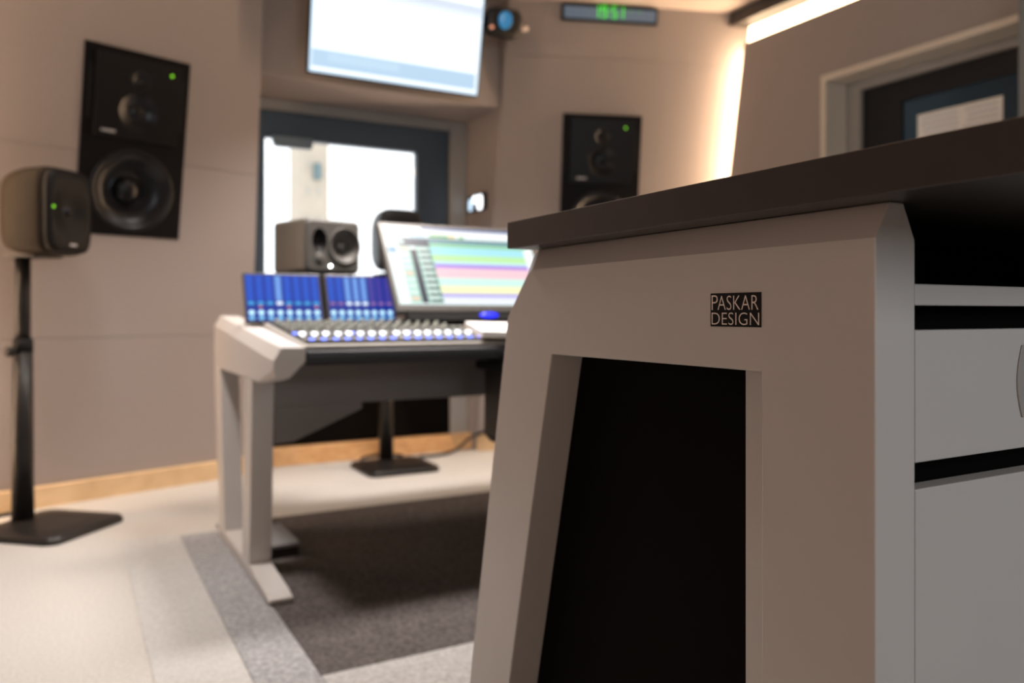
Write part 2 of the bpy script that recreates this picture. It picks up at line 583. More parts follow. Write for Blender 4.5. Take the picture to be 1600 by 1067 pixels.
for (a, b) in ((.7235, .836), (.43, .7010), (.09, .408)):
    bm = nb()
    bx(bm, .6266, 1.9190, .4250, .4440, a, b)
    dr = obj('drawer', bm, paint, desk, world=True, bevel=.0012)
    if a > .7:
        bm = nb()
        pw, z0_, z1_ = .080, .7525, .8205
        pts = []
        for k in range(11):
            t_ = k / 10
            pts.append((.857 + pw - .008 + .008 * math.sin(PI * t_), z0_ + (z1_ - z0_) * t_))
        for k in range(11):
            t_ = 1 - k / 10
            pts.append((.857 - pw + .008 - .008 * math.sin(PI * t_), z0_ + (z1_ - z0_) * t_))
        prism(bm, pts, 'y', .4235, .4252)
        obj('pull', bm, mat('pull_grey', (.33, .31, .29), .4), dr, world=True, bevel=.0006, label='flat grey oval pull')
box_obj('plinth', (.6342, 1.9108, .455, .4595, 0, .085), void_m, desk, world=True)

# badge on the side panel
BY0, BY1, BZ0, BZ1 = .6143, .5463, .8370, .8705
bm = nb()
bx(bm, .5732, .5741, BY1, BY0, BZ0, BZ1)
badge = obj('badge', bm, mat('badge_black', (.006, .005, .005), .4, spec=.2), desk, world=True, bevel=.0002, label='black maker plate with pale lettering')


def text_mesh(s, x0, x1, z0, z1, bm_all, off=0.0):
    """x in viewer's rightward metres from the badge's left edge"""
    cu = bpy.data.curves.new('t', 'FONT')
    cu.body = s
    cu.size = 1
    cu.offset = off
    cu.resolution_u = 4
    ob = bpy.data.objects.new('t', cu)
    COL.objects.link(ob)
    bpy.context.view_layer.update()
    dg = bpy.context.evaluated_depsgraph_get()
    me = bpy.data.meshes.new_from_object(ob.evaluated_get(dg))
    xs = [v.co.x for v in me.vertices]
    ys = [v.co.y for v in me.vertices]
    a, b, c, d = min(xs), max(xs), min(ys), max(ys)
    for v in me.vertices:
        px = x0 + (v.co.x - a) / (b - a) * (x1 - x0)
        pz = z0 + (v.co.y - c) / (d - c) * (z1 - z0)
        v.co = (.5731, BY0 - px, BZ0 + pz)
    bm_all.from_mesh(me)
    bpy.data.objects.remove(ob)
    bpy.data.curves.remove(cu)
    bpy.data.meshes.remove(me)


W_, H_ = .068, .0335
fx = lambda p: (p - 270) / 925 * W_ + .0006
fz = lambda p: (835 - p) / 630 * H_
bm = nb()
text_mesh('P', fx(287), fx(407), fz(522), fz(240), bm, -.012)
text_mesh('ASKAR', fx(403), fx(1145), fz(522), fz(254), bm, -.012)
text_mesh('DESIGN', fx(287), fx(1157), fz(799), fz(570), bm, -.012)
obj('lettering', bm, label_m, badge, world=False if False else True, recalc=False)

# ------------------------------------------------------------------ console desk
cons = root('console_desk', 'pale grey mixing console desk with twin-post sides, standing on the dark rug', 'desk',
            Matrix.Translation((1.535, 2.8, .004)))


def console_side(mir):
    f = (lambda x: x) if not mir else (lambda x: 3.07 - x)
    bm = nb()
    fr = [(.507, .690), (.507, .716), (.530, .754), (.600, .754), (.600, .712), (.552, .664), (.515, .668)]
    r1 = [(f(x), 2.30, z) for x, z in fr]
    md = [(.507, .640), (.507, .7325), (.530, .7700), (.600, .7700), (.600, .70), (.585, .645), (.560, .640)]
    r2 = [(f(x), 2.50, z) for x, z in md]
    bk = [(.507, .640), (.507, .805), (.530, .842), (.600, .842), (.600, .70), (.585, .645), (.560, .640)]
    r3 = [(f(x), 3.33, z) for x, z in bk]
    loft(bm, [r1, r2, r3])
    sp = obj('side_panel', bm, paint, cons, world=True, bevel=.004)
    for (t0, t1, b0, b1) in ((2.595, 2.707, 2.642, 2.760), (3.20, 3.33, 3.10, 3.22)):
        bm = nb()
        loft(bm, [[(f(x), y, .0462) for x, y in ((.507, b0), (.577, b0), (.577, b1), (.507, b1))],
                  [(f(x), y, .6395) for x, y in ((.507, t0), (.577, t0), (.577, t1), (.507, t1))]])
        obj('post', bm, paint, sp, world=True, bevel=.003)
    bm = nb()
    prism(bm, [(2.355, .008), (2.355, .022), (2.40, .032), (2.62, .046), (3.235, .046), (3.235, .008)], 'x', *sorted((f(.507), f(.577))))
    obj('foot', bm, paint, sp, world=True, bevel=.003)
    for y, x in ((2.42, .542), (3.21, .52)):
        bm = nb()
        lathe(bm, [(.0001, 0), (.016, 0), (.016, .003), (.006, .004), (.006, .006), (.0001, .006)], (f(x), y, .0045), 'z', 12)
        obj('leveler', bm, blackm, sp, world=True)


console_side(False)
console_side(True)
box_obj('apron', (.578, 2.492, 2.60, 2.62, .552, .735), apron_m, cons, world=True, bevel=.002, label='dark grey front apron')
for mir in (False, True):
    f = (lambda x: x) if not mir else (lambda x: 3.07 - x)
    bm = nb()
    prism(bm, [(f(.580), .552), (f(.580), .432), (f(.640), .436), (f(.868), .530), (f(.868), .552)], 'y', 2.601, 2.619)
    obj('gusset', bm, apron_m, cons, world=True, bevel=.002)
bm = nb()
prism(bm, [(2.325, .698), (2.303, .706), (2.297, .722), (2.303, .740), (2.325, .746), (2.42, .746), (2.42, .698)], 'x', .602, 2.468)
obj('armrest', bm, arm_m, cons, world=True, bevel=.003, label='black padded armrest')
bm = nb()
prism(bm, [(2.322, .747), (2.322, .756), (2.335, .7590), (2.95, .8240), (3.32, .8240), (3.32, .80), (2.6, .736), (2.43, .747)], 'x', .602, 2.468)
obj('worktop', bm, lip_m, cons, world=True, bevel=.001)

# floor box at the console foot
fb = root('floor_box', 'small flat grey floor box beside the console foot', 'box', Matrix.Translation((.645, 2.93, .004)))
bm = nb()
bx(bm, -.064, .066, -.13, .17, .035, .047)
obj('lid', bm, mat('box_lid', (.22, .22, .225), .35), fb, bevel=.002)
bm = nb()
bx(bm, -.06, .060, -.125, .165, 0, .035)
obj('base', bm, mat('box_base', (.025, .018, .016), .6), fb)

# ------------------------------------------------------------------ control surface
sl = (.824 - .759) / (2.95 - 2.335)
SZ = lambda y: .759 + sl * (y - 2.335)
TILT = math.atan(sl)
mix = root('mixing_console', 'dark control surface with rows of knobs and lit keys on the console desk', 'mixer',
           Matrix.Translation((1.0, 2.345, SZ(2.345) + .0012)) @ Matrix.Rotation(TILT, 4, 'X'))
for i, (xa, xb) in enumerate(((-.385, -.085), (-.083, .217))):
    bm = nb()
    bx(bm, xa, xb, 0, .51, 0, .008)
    obj('module', bm, surf_m, mix, bevel=.002)
bm = nb()
bx(bm, .219, .75, 0, .36, 0, .007)
obj('module', bm, surf_m, mix, bevel=.002)
xs16 = [-.372 + .0367 * k + (.010 if k > 7 else 0) for k in range(16)]
protos = {}


def put(name, mk, m, x, y, z=.008):
    key = (name, m.name)
    if key not in protos:
        bm = nb()
        mk(bm)
        o = obj(name, bm, m, mix)
        o.location = (x, y, z)
        protos[key] = o
    else:
        o = copy_part(protos[key], mix, (x, y, z))
    return o


mk_knob = lambda bm: lathe(bm, [(.0075, 0), (.0068, .013), (.0055, .015), (0, .015)], axis='z', n=12)
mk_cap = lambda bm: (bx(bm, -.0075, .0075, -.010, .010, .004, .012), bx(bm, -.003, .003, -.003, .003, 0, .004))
mk_key = lambda bm: bx(bm, -.007, .007, -.006, .006, 0, .004)
mk_slot = lambda bm: bx(bm, -.0015, .0015, -.05, .05, 0, .0006)
for k, x in enumerate(xs16):
    put('key', mk_key, blueled, x + .008, .028)
    put('key', mk_key, palekey, x - .010, .028)
    put('fader_slot', mk_slot, blackm, x, .095)
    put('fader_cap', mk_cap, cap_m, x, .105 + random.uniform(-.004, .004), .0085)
    put('key', mk_key, blueled if k % 5 == 0 else palekey, x - .008, .165)
    for j in range(4):
        put('knob', mk_knob, knob_m, x, .22 + j * .075)
        if j < 3:
            put('key', mk_key, palekey if (k + j) % 3 else blackm, x + .009, .257 + j * .075)
for k in range(8):
    for j in range(2):
        put('key', mk_key, palekey, .26 + k * .05, .27 + j * .04, .007)
put('knob', lambda bm: lathe(bm, [(.014, 0), (.012, .02), (0, .022)], axis='z', n=20), white_m, .17, .490)

# two blue channel screens
scr_tilt = leanframe((.5, 2.87, .8), (1, 0), -.35)


def channel_screen(name, x0, x1, label, violet_from, bright):
    c = (x0 + x1) / 2
    M = scr_tilt @ Matrix.Translation((c, .030, 0))
    r = root(name, label, 'screen', M, group='channel screens on the console')
    hw = (x1 - x0) / 2
    box_obj('housing', (-hw, hw, -.012, .178, -.018, 0), bezel_m, r, bevel=.003)
    bm = nb()
    ms = []

    def rect(a, b, c_, d, col, k=1.0, z=.0008):
        m = emis(*col, k)
        if m not in ms:
            ms.append(m)
        vs = [bm.verts.new(p) for p in ((a, c_, z), (b, c_, z), (b, d, z), (a, d, z))]
        bm.faces.new(vs).material_index = ms.index(m)
    iw = hw - .007
    rect(-iw, iw, -.004, .170, (18, 50, 150))
    cw = 2 * iw / 8
    for k in range(8):
        a = -iw + k * cw
        v = k >= violet_from
        base = (72, 66, 158) if v else (30, 84, 200)
        if k in bright:
            base = (90, 140, 225)
        rect(a + .003, a + cw - .006, .072, .168, base, 1, .0010)
        if k in bright:
            for q in range(14):
                rect(a + .010, a + cw - .012, .074 + q * .0066, .0775 + q * .0066, (140, 190, 250), 1, .0012)
        hot = k in bright
        rect(a + .006, a + cw - .006, .056, .068, (225, 240, 255) if hot else ((150, 110, 170) if v or violet_from < 8 else (70, 170, 235)), 1.3 if hot else 1, .0012)
        if k % 3 == 1 and violet_from > 7:
            rect(a + .010, a + cw - .012, .045, .052, (235, 140, 120), 1, .0012)
        for zz, col, kk in ((.027, (190, 235, 255), 1.4), (.007, (130, 200, 245), 1.0)):
            m = emis(*col, kk)
            if m not in ms:
                ms.append(m)
            vs = []
            for q in range(12):
                an = 2 * PI * q / 12
                vs.append(bm.verts.new((a + cw / 2 + .0105 * math.cos(an), zz + .0088 * math.sin(an), .0014)))
            bm.faces.new(vs).material_index = ms.index(m)
    obj('screen_image', bm, ms, r, recalc=False)
    bm = nb()
    bx(bm, -hw + .02, hw - .02, .02, .06, -.05, -.0181)
    obj('bracket', bm, blackm, r)
    return r


channel_screen('channel_screen', .040, .318, 'left tilted blue channel screen at the back of the mixing console', 99, (3,))
channel_screen('channel_screen', .333, .597, 'right tilted blue-violet channel screen next to the big display', 5, (2, 3, 4))
bm = nb()
bx(bm, .70, 1.14, 3.01, 3.04, .825, .985)
bx(bm, .70, 1.14, 3.01, 3.44, .985, 1.0)
bx(bm, .72, .76, 3.27, 3.31, .825, .985)
bx(bm, 1.08, 1.12, 3.27, 3.31, .825, .985)
obj('shelf', bm, blackm, label='black speaker shelf behind the channel screens', cat='shelf', bevel=.002)

# big tilted display
MD = leanframe((1.05, 2.79, .885), (1, 0), -.63)
MD = leanframe((1.05, 2.75, .857), (1, 0), -.63)
disp = root('computer_display', 'wide tilted display with coloured track lanes at the back of the console', 'display', MD @ Matrix.Translation((.34, 0, 0)))
DW, DH = .68, .417
box_obj('housing', (-DW / 2, DW / 2, 0, DH, -.03, 0), bezel_m, disp, bevel=.006)
bm = nb()
ms = []


def rect(a, b, c_, d, col, k=1.0, z=.001):
    """fractions: a,b from left, c_,d from top"""
    iw, ih = DW - .032, DH - .050
    m = emis(*col, k)
    if m not in ms:
        ms.append(m)
    X = lambda t: -DW / 2 + .016 + t * iw
    Y = lambda t: DH - .020 - t * ih
    vs = [bm.verts.new(p) for p in ((X(a), Y(d), z), (X(b), Y(d), z), (X(b), Y(c_), z), (X(a), Y(c_), z))]
    bm.faces.new(vs).material_index = ms.index(m)


rect(0, 1, 0, 1, (238, 252, 250), 1.1)
rect(.25, 1, 0, .030, (40, 95, 165), 1, .0013)
rect(0, 1, .022, .10, (255, 255, 255), 1.1, .0012)
rect(0, .06, .10, .125, (120, 200, 90), 1, .0014)
rect(.16, .27, .10, .13, (150, 200, 225), 1, .0014)
rect(.29, .42, .095, .135, (90, 170, 90), 1, .0014)
rect(.42, .47, .095, .135, (220, 200, 120), 1, .0014)
rect(.49, .53, .10, .135, (130, 190, 120), 1, .0014)
rect(.10, 1, .145, .175, (70, 110, 130), 1, .0014)
rect(.075, .28, .165, .26, (20, 42, 70), 1, .0014)
rect(.08, .115, .18, .225, (200, 230, 230), 1, .0016)
rect(.28, .96, .175, .22, (140, 195, 195), 1, .0014)
for k in range(30):
    rect(.285 + k * .0225, .297 + k * .0225, .185, .205, (70, 110, 120), 1, .0016)
rect(.28, .96, .22, .255, (150, 215, 150), 1, .0014)
rect(0, .065, .14, .27, (245, 255, 255), 1.1, .0014)
rect(0.005, .06, .27, .36, (95, 150, 190), 1, .0016)
rect(.075, .145, .26, .98, (165, 220, 205), 1, .0014)
rect(.145, .185, .30, .98, (30, 38, 62), 1, .0014)
rect(.185, .28, .26, .98, (150, 200, 185), 1, .0014)
for k in range(9):
    rect(.19, .262, .27 + k * .078, .31 + k * .078, (225, 245, 240), 1, .0016)
    rect(.205, .278, .312 + k * .078, .342 + k * .078, (20, 75, 60), 1, .0016)
    rect(.08, .135, .275 + k * .078, .325 + k * .078, (225, 250, 240) if k % 4 else (240, 215, 190), 1, .0016)
lanes = [((165, 232, 245), .255, .36), ((190, 240, 165), .36, .445), ((200, 245, 250), .445, .48), ((170, 130, 230), .48, .53),
         ((250, 205, 215), .53, .66), ((205, 248, 235), .66, .76), ((250, 248, 195), .76, .86), ((170, 160, 240), .86, .90), ((235, 240, 255), .90, .98)]
for col, a, b in lanes:
    rect(.28, .93, a, b, col, 1.05, .0016)
rect(.93, .985, .26, .98, (250, 255, 255), 1.15, .0016)
obj('screen_image', bm, ms, disp, recalc=False)
bm = nb()
bx(bm, -.30, .34, -.034, -.0005, -.06, -.004)
obj('lower_bar', bm, blackm, disp, bevel=.003)
bm = nb()
lathe(bm, [(.042, -.004), (.040, 0), (.030, .005), (.0001, .006)], (.035, -.013, -.001), 'z', 24, 1.0, .28)
obj('status_light', bm, mat('lamp_blue', (0, 0, .2), .3, emit=(.02, .03, 1.0), estr=2.0), disp, recalc=False, label='glowing blue oval status light')

# paper pad on the right of the surface
pad = root('paper_pad', 'white paper pad lying at the right end of the mixing console', 'paper', Matrix.Translation((1.32, 2.44, SZ(2.44) + .0125)) @ Matrix.Rotation(TILT, 4, 'X') @ Matrix.Rotation(math.radians(-14), 4, 'Z'))
box_obj('sheets', (-.105, .20, -.14, .14, .001, .022), white_m, pad, bevel=.001)
box_obj('cover', (-.107, .202, -.142, .142, 0, .001), mat('pad_cover', (.45, .30, .12), .6), pad)

# ------------------------------------------------------------------ speakers
def cone(parent, c, r, depth, m=None, ring_m=None, dome=.28, n=36, sx=1, sz=1, name='woofer', y=0):
    """driver facing -y, recessed into +y"""
    bm = nb()
    lathe(bm, [(r, -.004), (r * .97, -.008), (r * .90, -.006), (r * .86, -.001), (r * .82, .004), (r * .35, depth), (r * dome, depth * .9),
               (r * dome * .8, depth * .62), (r * dome * .4, depth * .5), (0.0001, depth * .47)], (c[0], y, c[1]), 'y', n, sx, sz)
    return obj(name, bm, m or cone_m, parent, recalc=False)


def plate(bm, outline, holes, y):
    """flat face at depth y with round holes; outline and holes as lists of (x, z)"""
    es = []
    for lp in [outline] + holes:
        vs = [bm.verts.new((p[0], y, p[1])) for p in lp]
        es += [bm.edges.new((vs[k], vs[(k + 1) % len(vs)])) for k in range(len(vs))]
    bmesh.ops.triangle_fill(bm, use_beauty=True, edges=es, normal=(0, -1, 0))


def circ(cx, cz, r, n=36, sx=1, sz=1):
    return [(cx + r * sx * math.cos(2 * PI * k / n), cz + r * sz * math.sin(2 * PI * k / n)) for k in range(n)]


def led(parent, x, y, z, r=.005):
    bm = nb()
    lathe(bm, [(0.0001, -.003), (r * .7, -.003), (r, -.001), (r, .001)], (x, y, z), 'y', 14)
    obj('status_light', bm, green, parent, recalc=False, label='green status light')


def flush_speaker(M, hole, label):
    hx0, hx1, hy0, hy1 = hole
    w, h = hx1 - hx0 - .002, hy1 - hy0 - .002
    # local: x right, -y out of wall, z up
    Mloc = M @ Matrix.Translation(((hx0 + hx1) / 2, (hy0 + hy1) / 2, .006)) @ Matrix.Rotation(-PI / 2, 4, 'X')
    r = root('wall_speaker', label, 'speaker', Mloc, group='flush-mounted wall speakers')
    # in this frame: x right, z = up?, y = into wall
    bm = nb()
    W2, H2 = w / 2, h / 2
    cw, rw = (0, -.255 * h), .172
    zc = -.25 * h
    plate(bm, [(-W2, -H2), (W2, -H2), (W2, H2), (-W2, H2)], [circ(0, zc, .180)], 0)
    loft(bm, [[(-W2, y_, -H2), (W2, y_, -H2), (W2, y_, H2), (-W2, y_, H2)] for y_ in (0, .12)], cap=False)
    bx(bm, -W2, W2, .119, .12, -H2, H2)
    bmesh.ops.remove_doubles(bm, verts=bm.verts[:], dist=1e-5)
    body = obj('cabinet', bm, spk_face, r)
    cone(r, (0, zc), .185, .075, cone_m, y=.001, dome=.34)
    # upper horn plate
    bm = nb()
    o_ = [(-W2 + .045, .02), (W2 - .045, .02), (W2 - .045, H2 - .03), (-W2 + .045, H2 - .03)]
    plate(bm, o_, [circ(0, .175 * h, .085), circ(0, .345 * h, .046)], -.022)
    loft(bm, [[(x, y_, z) for x, z in o_] for y_ in (-.022, -.0005)], cap=False)
    bmesh.ops.remove_doubles(bm, verts=bm.verts[:], dist=1e-5)
    obj('horn_plate', bm, horn_m, r)
    for nm, cz_, r0, r1 in (('midrange', .175 * h, .085, .032), ('tweeter', .345 * h, .046, .014)):
        bm = nb()
        lathe(bm, [(r0, -.022), (r0 * .85, -.016), (r1 * 1.25, -.003), (r1, -.002), (r1 * .7, -.006), (.0001, -.008)], (0, 0, cz_), 'y', 36)
        obj(nm, bm, cone_m, r, recalc=False)
    for s in (-1, 1):
        bm = nb()
        bx(bm, s * (W2 - .028) - .008, s * (W2 - .028) + .008, -.002, .0, .09, H2 - .085)
        obj('vent_slot', bm, mat('slot_black', (.002, .002, .002), .9) if 'slot_black' not in MATS else MATS['slot_black'], r)
    bm = nb()
    bx(bm, -.155, -.095, -.0235, -.022, .04, .052)
    obj('logo', bm, logo_grey, r)
    led(r, .137, -.023, H2 - .075, .006)
    return r


# Matrix check: rotation -90 about X maps local y(+) -> wall -z (into the wall), local z -> wall +y (up)
flush_speaker(ML, HL, 'large black speaker set in the left wall panel, left of the window')
flush_speaker(MR, HR, 'black speaker set in the right wall panel, right of the window')


def stand_speaker(M, label, body_m, glab):
    r = root('studio_monitor', label, 'speaker', M, group=glab)
    w, h, d = .240, .342, .238
    bm = nb()
    rings = [superring(w * .90, h * .93, -d / 2 + .022, 5), superring(w * .985, h * .985, -d / 2 + .028, 5), superring(w, h, -d / 2 + .05, 5),
             superring(w * .985, h * .99, .02, 4.6), superring(w * .93, h * .95, d / 2 - .05, 4.2), superring(w * .85, h * .88, d / 2 - .012, 4), superring(w * .74, h * .80, d / 2, 4)]
    loft(bm, rings, True, smooth=True)
    obj('cabinet', bm, body_m, r)
    # dark front plate
    bm = nb()
    loft(bm, [superring(w * .95, h * .965, -d / 2 + .024, 5), superring(w * .92, h * .945, -d / 2 - .003, 5), superring(w * .86, h * .90, -d / 2 - .010, 4.5),
              superring(w * .70, w * .80, -d / 2 - .008, 2.3), superring(w * .40, w * .44, -d / 2 + .010, 2), superring(w * .16, w * .16, -d / 2 + .014, 2)], True, smooth=True)
    obj('front_plate', bm, mat('speaker_front', (.005, .0045, .0048), .5, spec=.15) if 'speaker_front' not in MATS else MATS['speaker_front'], r)
    bm = nb()
    lathe(bm, [(.019, .004), (.012, -.006), (.0001, -.009)], (0, -d / 2 + .011, 0), 'y', 20)
    obj('tweeter', bm, cone_m, r, recalc=False)
    for s in (-1, 1):
        bm = nb()
        bx(bm, -.07, .07, -d / 2 - .0095, -d / 2 + .002, s * .146 - .004, s * .146 + .004)
        obj('bass_slot', bm, blackm, r, bevel=.002)
    bm = nb()
    bx(bm, -.008, .026, -d / 2 - .0115, -d / 2 - .008, -.134, -.126)
    obj('logo', bm, logo_grey, r)
    led(r, -.090, -d / 2 - .0095, 0.010, .0052)
    bm = nb()
    bx(bm, -.035, .035, d / 2 - .002, d / 2 + .012, -.02, .02)
    obj('connector_panel', bm, blackm, r)
    return r


def rrect(hx, hy, r, n=6, cx=0, cy=0):
    out = []
    for (sx, sy, a0) in ((1, 1, 0), (-1, 1, 90), (-1, -1, 180), (1, -1, 270)):
        for k in range(n + 1):
            a = math.radians(a0 + 90 * k / n)
            out.append((cx + sx * (hx - r) + r * math.cos(a), cy + sy * (hy - r) + r * math.sin(a)))
    return out


def speaker_stand(M, label, polez, base_dx, knob=True):
    """origin at the pole foot; plate centre is offset base_dx along -y"""
    r = root('speaker_stand', label, 'stand', M, group='black speaker stands')
    bm = nb()
    rr = [(0, .20, .195, .05), (.016, .20, .195, .05), (.028, .19, .185, .045), (.034, .12, .12, .04)]
    loft(bm, [[(x, y - base_dx, z) for x, y in rrect(a, b, c)] for z, a, b, c in rr])
    obj('base', bm, stand_m, r, bevel=.002)
    bm = nb()
    tube(bm, [(0, 0, .024), (0, 0, .73)], [.041, .035], 20)
    obj('outer_tube', bm, stand_m, r)
    bm = nb()
    tube(bm, [(0, 0, .72), (0, 0, polez)], .028, 18)
    obj('inner_tube', bm, stand_m, r)
    bm = nb()
    tube(bm, [(0, 0, .70), (0, 0, .75)], [.038, .036], 20)
    obj('collar', bm, blackm, r)
    bm = nb()
    lathe(bm, [(.0001, .0), (.010, 0), (.009, .02), (.020, .022), (.020, .038), (.0001, .042)], (.034, 0, .70), 'x', 14)
    bmesh.ops.transform(bm, matrix=Matrix.Rotation(PI, 4, 'Z'), verts=bm.verts[:]) if knob else None
    obj('clamp_knob', bm, blackp, r)
    bm = nb()
    loft(bm, [[(x, y - .05, z) for x, y in rrect(.07, .085, .02)] for z in (polez - .001, polez + .006)])
    obj('top_plate', bm, blackp, r)
    bm = nb()
    lathe(bm, [(.0001, .006), (.010, .005), (.012, 0)], (0, -.045, .026), 'z', 14)
    obj('bolt', bm, steel, r, recalc=False, label='small shiny bolt')
    bm = nb()
    pts = [(.13 * math.cos(a), .02 + .13 * math.sin(a), .03) for a in [math.radians(20 + 14 * k) for k in range(11)]]
    tube(bm, pts, .009, 8)
    obj('cable_guide', bm, blackp, r, label='curved cable guide at the rear of the base')
    return r


th = math.radians(48)
Mp = Matrix.Translation((-.155, 3.715, 0.001)) @ Matrix.Rotation(th, 4, 'Z')
speaker_stand(Mp, 'black floor stand under the left speaker, its square base at the left edge', 1.070, .13)
stand_speaker(Mp @ Matrix.Translation((0.008, -.092, 1.248)), 'bronze-sided rounded speaker with green light, on the left floor stand', spk_olive, 'stand-mounted studio monitors')
Mc = Matrix.Translation((1.565, 4.27, 0.001))
speaker_stand(Mc, 'black floor stand seen under the console, carrying the centre speaker', 1.065, .13)
stand_speaker(Mc @ Matrix.Translation((.03, -.06, 1.252)), 'dark rounded speaker in front of the window, behind the tilted display', blackp, 'stand-mounted studio monitors')

# near-field speaker lying on the shelf
a16 = math.radians(16)
Ms = Matrix.Translation((.812, 3.12, 1.0005)) @ Matrix.Rotation(a16, 4, 'Z')
r = root('nearfield_speaker', 'grey speaker lying sideways on the shelf above the channel screens', 'speaker', Ms)
w, h, d = .255, .215, .265
bm = nb()
rr_ = lambda ins, rad, y_: [(x, y_, z) for x, z in rrect(w / 2 - ins, h / 2 - ins, rad, 5, w / 2, .012 + h / 2)]
loft(bm, [rr_(.012, .02, 0), rr_(.003, .02, .006), rr_(0, .018, .018), rr_(0, .018, d - .02), rr_(.008, .02, d - .004), rr_(.02, .02, d)], cap=False, smooth=True)
plate(bm, [(p[0], p[2]) for p in rr_(.012, .02, 0)], [circ(w * .70, .012 + h * .52, .072), circ(w * .25, .012 + h * .60, .040, 28, .85, 1.2)], 0)
bm.faces.new([bm.verts.new(p) for p in rr_(.02, .02, d)])
bmesh.ops.remove_doubles(bm, verts=bm.verts[:], dist=1e-5)
obj('cabinet', bm, spk_grey, r)
cone(r, (w * .70, .012 + h * .52), .075, .036, spk_grey, name='woofer', y=0.001, dome=.35)
bm = nb()
lathe(bm, [(.040, 0), (.034, .006), (.018, .018), (.012, .020), (.0001, .014)], (w * .25, 0, .012 + h * .60), 'y', 28, .85, 1.2)
obj('tweeter', bm, spk_face, r, recalc=False)
bm = nb()
lathe(bm, [(.0001, -.006), (.018, -.004), (.026, .002)], (w * .25, 0, .012 + h * .26), 'y', 24)
obj('port_bulge', bm, spk_grey, r, recalc=False)
bm = nb()
lathe(bm, [(.0001, -.004), (.004, -.004), (.005, 0)], (w * .44, -.001, .012 + h * .13), 'y', 14)
obj('status_light', bm, mat('white_led', (1, 1, 1), emit=(1, 1, 1), estr=14), r, recalc=False, label='bright white status light')
for (fx_, fy_) in ((.03, .03), (w - .03, .03), (.03, d - .03), (w - .03, d - .03)):
    bm = nb()
    lathe(bm, [(.0001, -.009), (.013, -.009), (.013, .004), (.0001, .004)], (fx_, fy_, .009), 'z', 12)
    obj('foot', bm, blackm, r)

# ------------------------------------------------------------------ wall screen, camera, clock, wall controller
MT = leanframe((1.525, 3.98, 2.06), (1, 0), .18)
tv = root('wall_screen', 'bright white wall screen tilted above the window', 'television', MT)
box_obj('housing', (-.482, .472, -.006, .556, -.035, 0), blackm, tv, bevel=.008)
bm = nb()
ms = []


def trect(a, b, c_, d_, col, k, z):
    m = emis(*col, k)
    if m not in ms:
        ms.append(m)
    vs = [bm.verts.new(p) for p in ((a, c_, z), (b, c_, z), (b, d_, z), (a, d_, z))]
    bm.faces.new(vs).material_index = ms.index(m)


trect(-.474, .464, .002, .548, (205, 232, 255), 1.15, .0008)
trect(-.464, .455, .012, .548, (244, 251, 255), 1.25, .0012)
trect(-.462, .445, .030, .115, (190, 220, 245), 1.0, .0016)
trect(-.38, .0, .060, .105, (200, 228, 250), 1.0, .0018)
trect(-.464, .455, .40, .43, (232, 242, 253), 1.1, .0016)
trect(-.10, .455, .43, .47, (222, 233, 248), 1.0, .0016)
obj('screen_image', bm, ms, tv, recalc=False)
bm = nb()
bx(bm, -.20, .20, .18, .42, -.115, -.036)
obj('wall_bracket', bm, blackm, tv)

wc = root('conference_camera', 'black camera with blue lens mounted at the right edge of the wall screen', 'camera',
          MT @ Matrix.Translation((.590, .410, .0)) @ Matrix.Scale(1.18, 4))
bm = nb()
loft(bm, [[(x, y, z) for x, y in rrect(a, b, c)] for z, a, b, c in ((-.06, .075, .055, .03), (-.01, .085, .068, .035), (.03, .080, .064, .035), (.045, .06, .05, .03))], smooth=True)
obj('body', bm, blackp, wc)
bm = nb()
lathe(bm, [(.040, .040), (.038, .062), (.030, .064), (.027, .056), (.0001, .060)], (-.015, .005, 0), 'z', 28, .8, 1.0)
obj('lens', bm, mat('blue_lens', (.02, .20, .45), .12, emit=(.03, .22, .5), estr=.45), wc, recalc=False, label='blue glass lens')
bm = nb()
bx(bm, -.125, -.06, -.02, .02, -.03, -.012)
obj('mount', bm, blackm, wc)
bm = nb()
lathe(bm, [(.0001, .05), (.007, .05), (.008, .04)], (-.078, -.035, 0), 'z', 12)
obj('indicator', bm, mat('amber_dot', (.4, .15, .1), .3, emit=(.9, .35, .2), estr=.8), wc, recalc=False, label='small orange indicator')
bm = nb()
lathe(bm, [(.0001, .0), (.012, 0), (.016, .03), (.010, .05), (.0001, .052)], (.078, -.005, .01), 'x', 14)
obj('knob', bm, mat('pale_knob', (.5, .42, .37), .4), wc, label='pale knob')

clk = root('wall_clock', 'long flat digital clock with green digits under the ceiling', 'clock', MR @ Matrix.Translation((.739, 2.588, 0)))
box_obj('housing', (-.287, .290, 0, .094, .001, .03), blackm, clk, bevel=.003)
box_obj('face', (-.275, .278, .012, .078, .03, .0312), mat('clock_face', (.10, .13, .16), .15, emit=(.08, .12, .18), estr=.6), clk)  # blue-grey tint and faint glow stand in for a reflection on the face
SEG = {'1': 'bc', '9': 'abcdfg', '5': 'acdfg', '7': 'abc', '0': 'abcdef'}
dgw, dgh, th_ = .030, .070, .008


def seg7(ch, x, y):
    S = {'a': (0, dgw, dgh - th_, dgh), 'd': (0, dgw, 0, th_), 'g': (0, dgw, dgh / 2 - th_ / 2, dgh / 2 + th_ / 2),
         'b': (dgw - th_, dgw, dgh / 2, dgh), 'c': (dgw - th_, dgw, 0, dgh / 2), 'f': (0, th_, dgh / 2, dgh), 'e': (0, th_, 0, dgh / 2)}
    bm = nb()
    for s_ in SEG[ch]:
        a_, b_, c_, d_ = S[s_]
        bx(bm, x + a_, x + b_, y + c_, y + d_, .0313, .0322)
    obj('digit', bm, clock_green, clk)


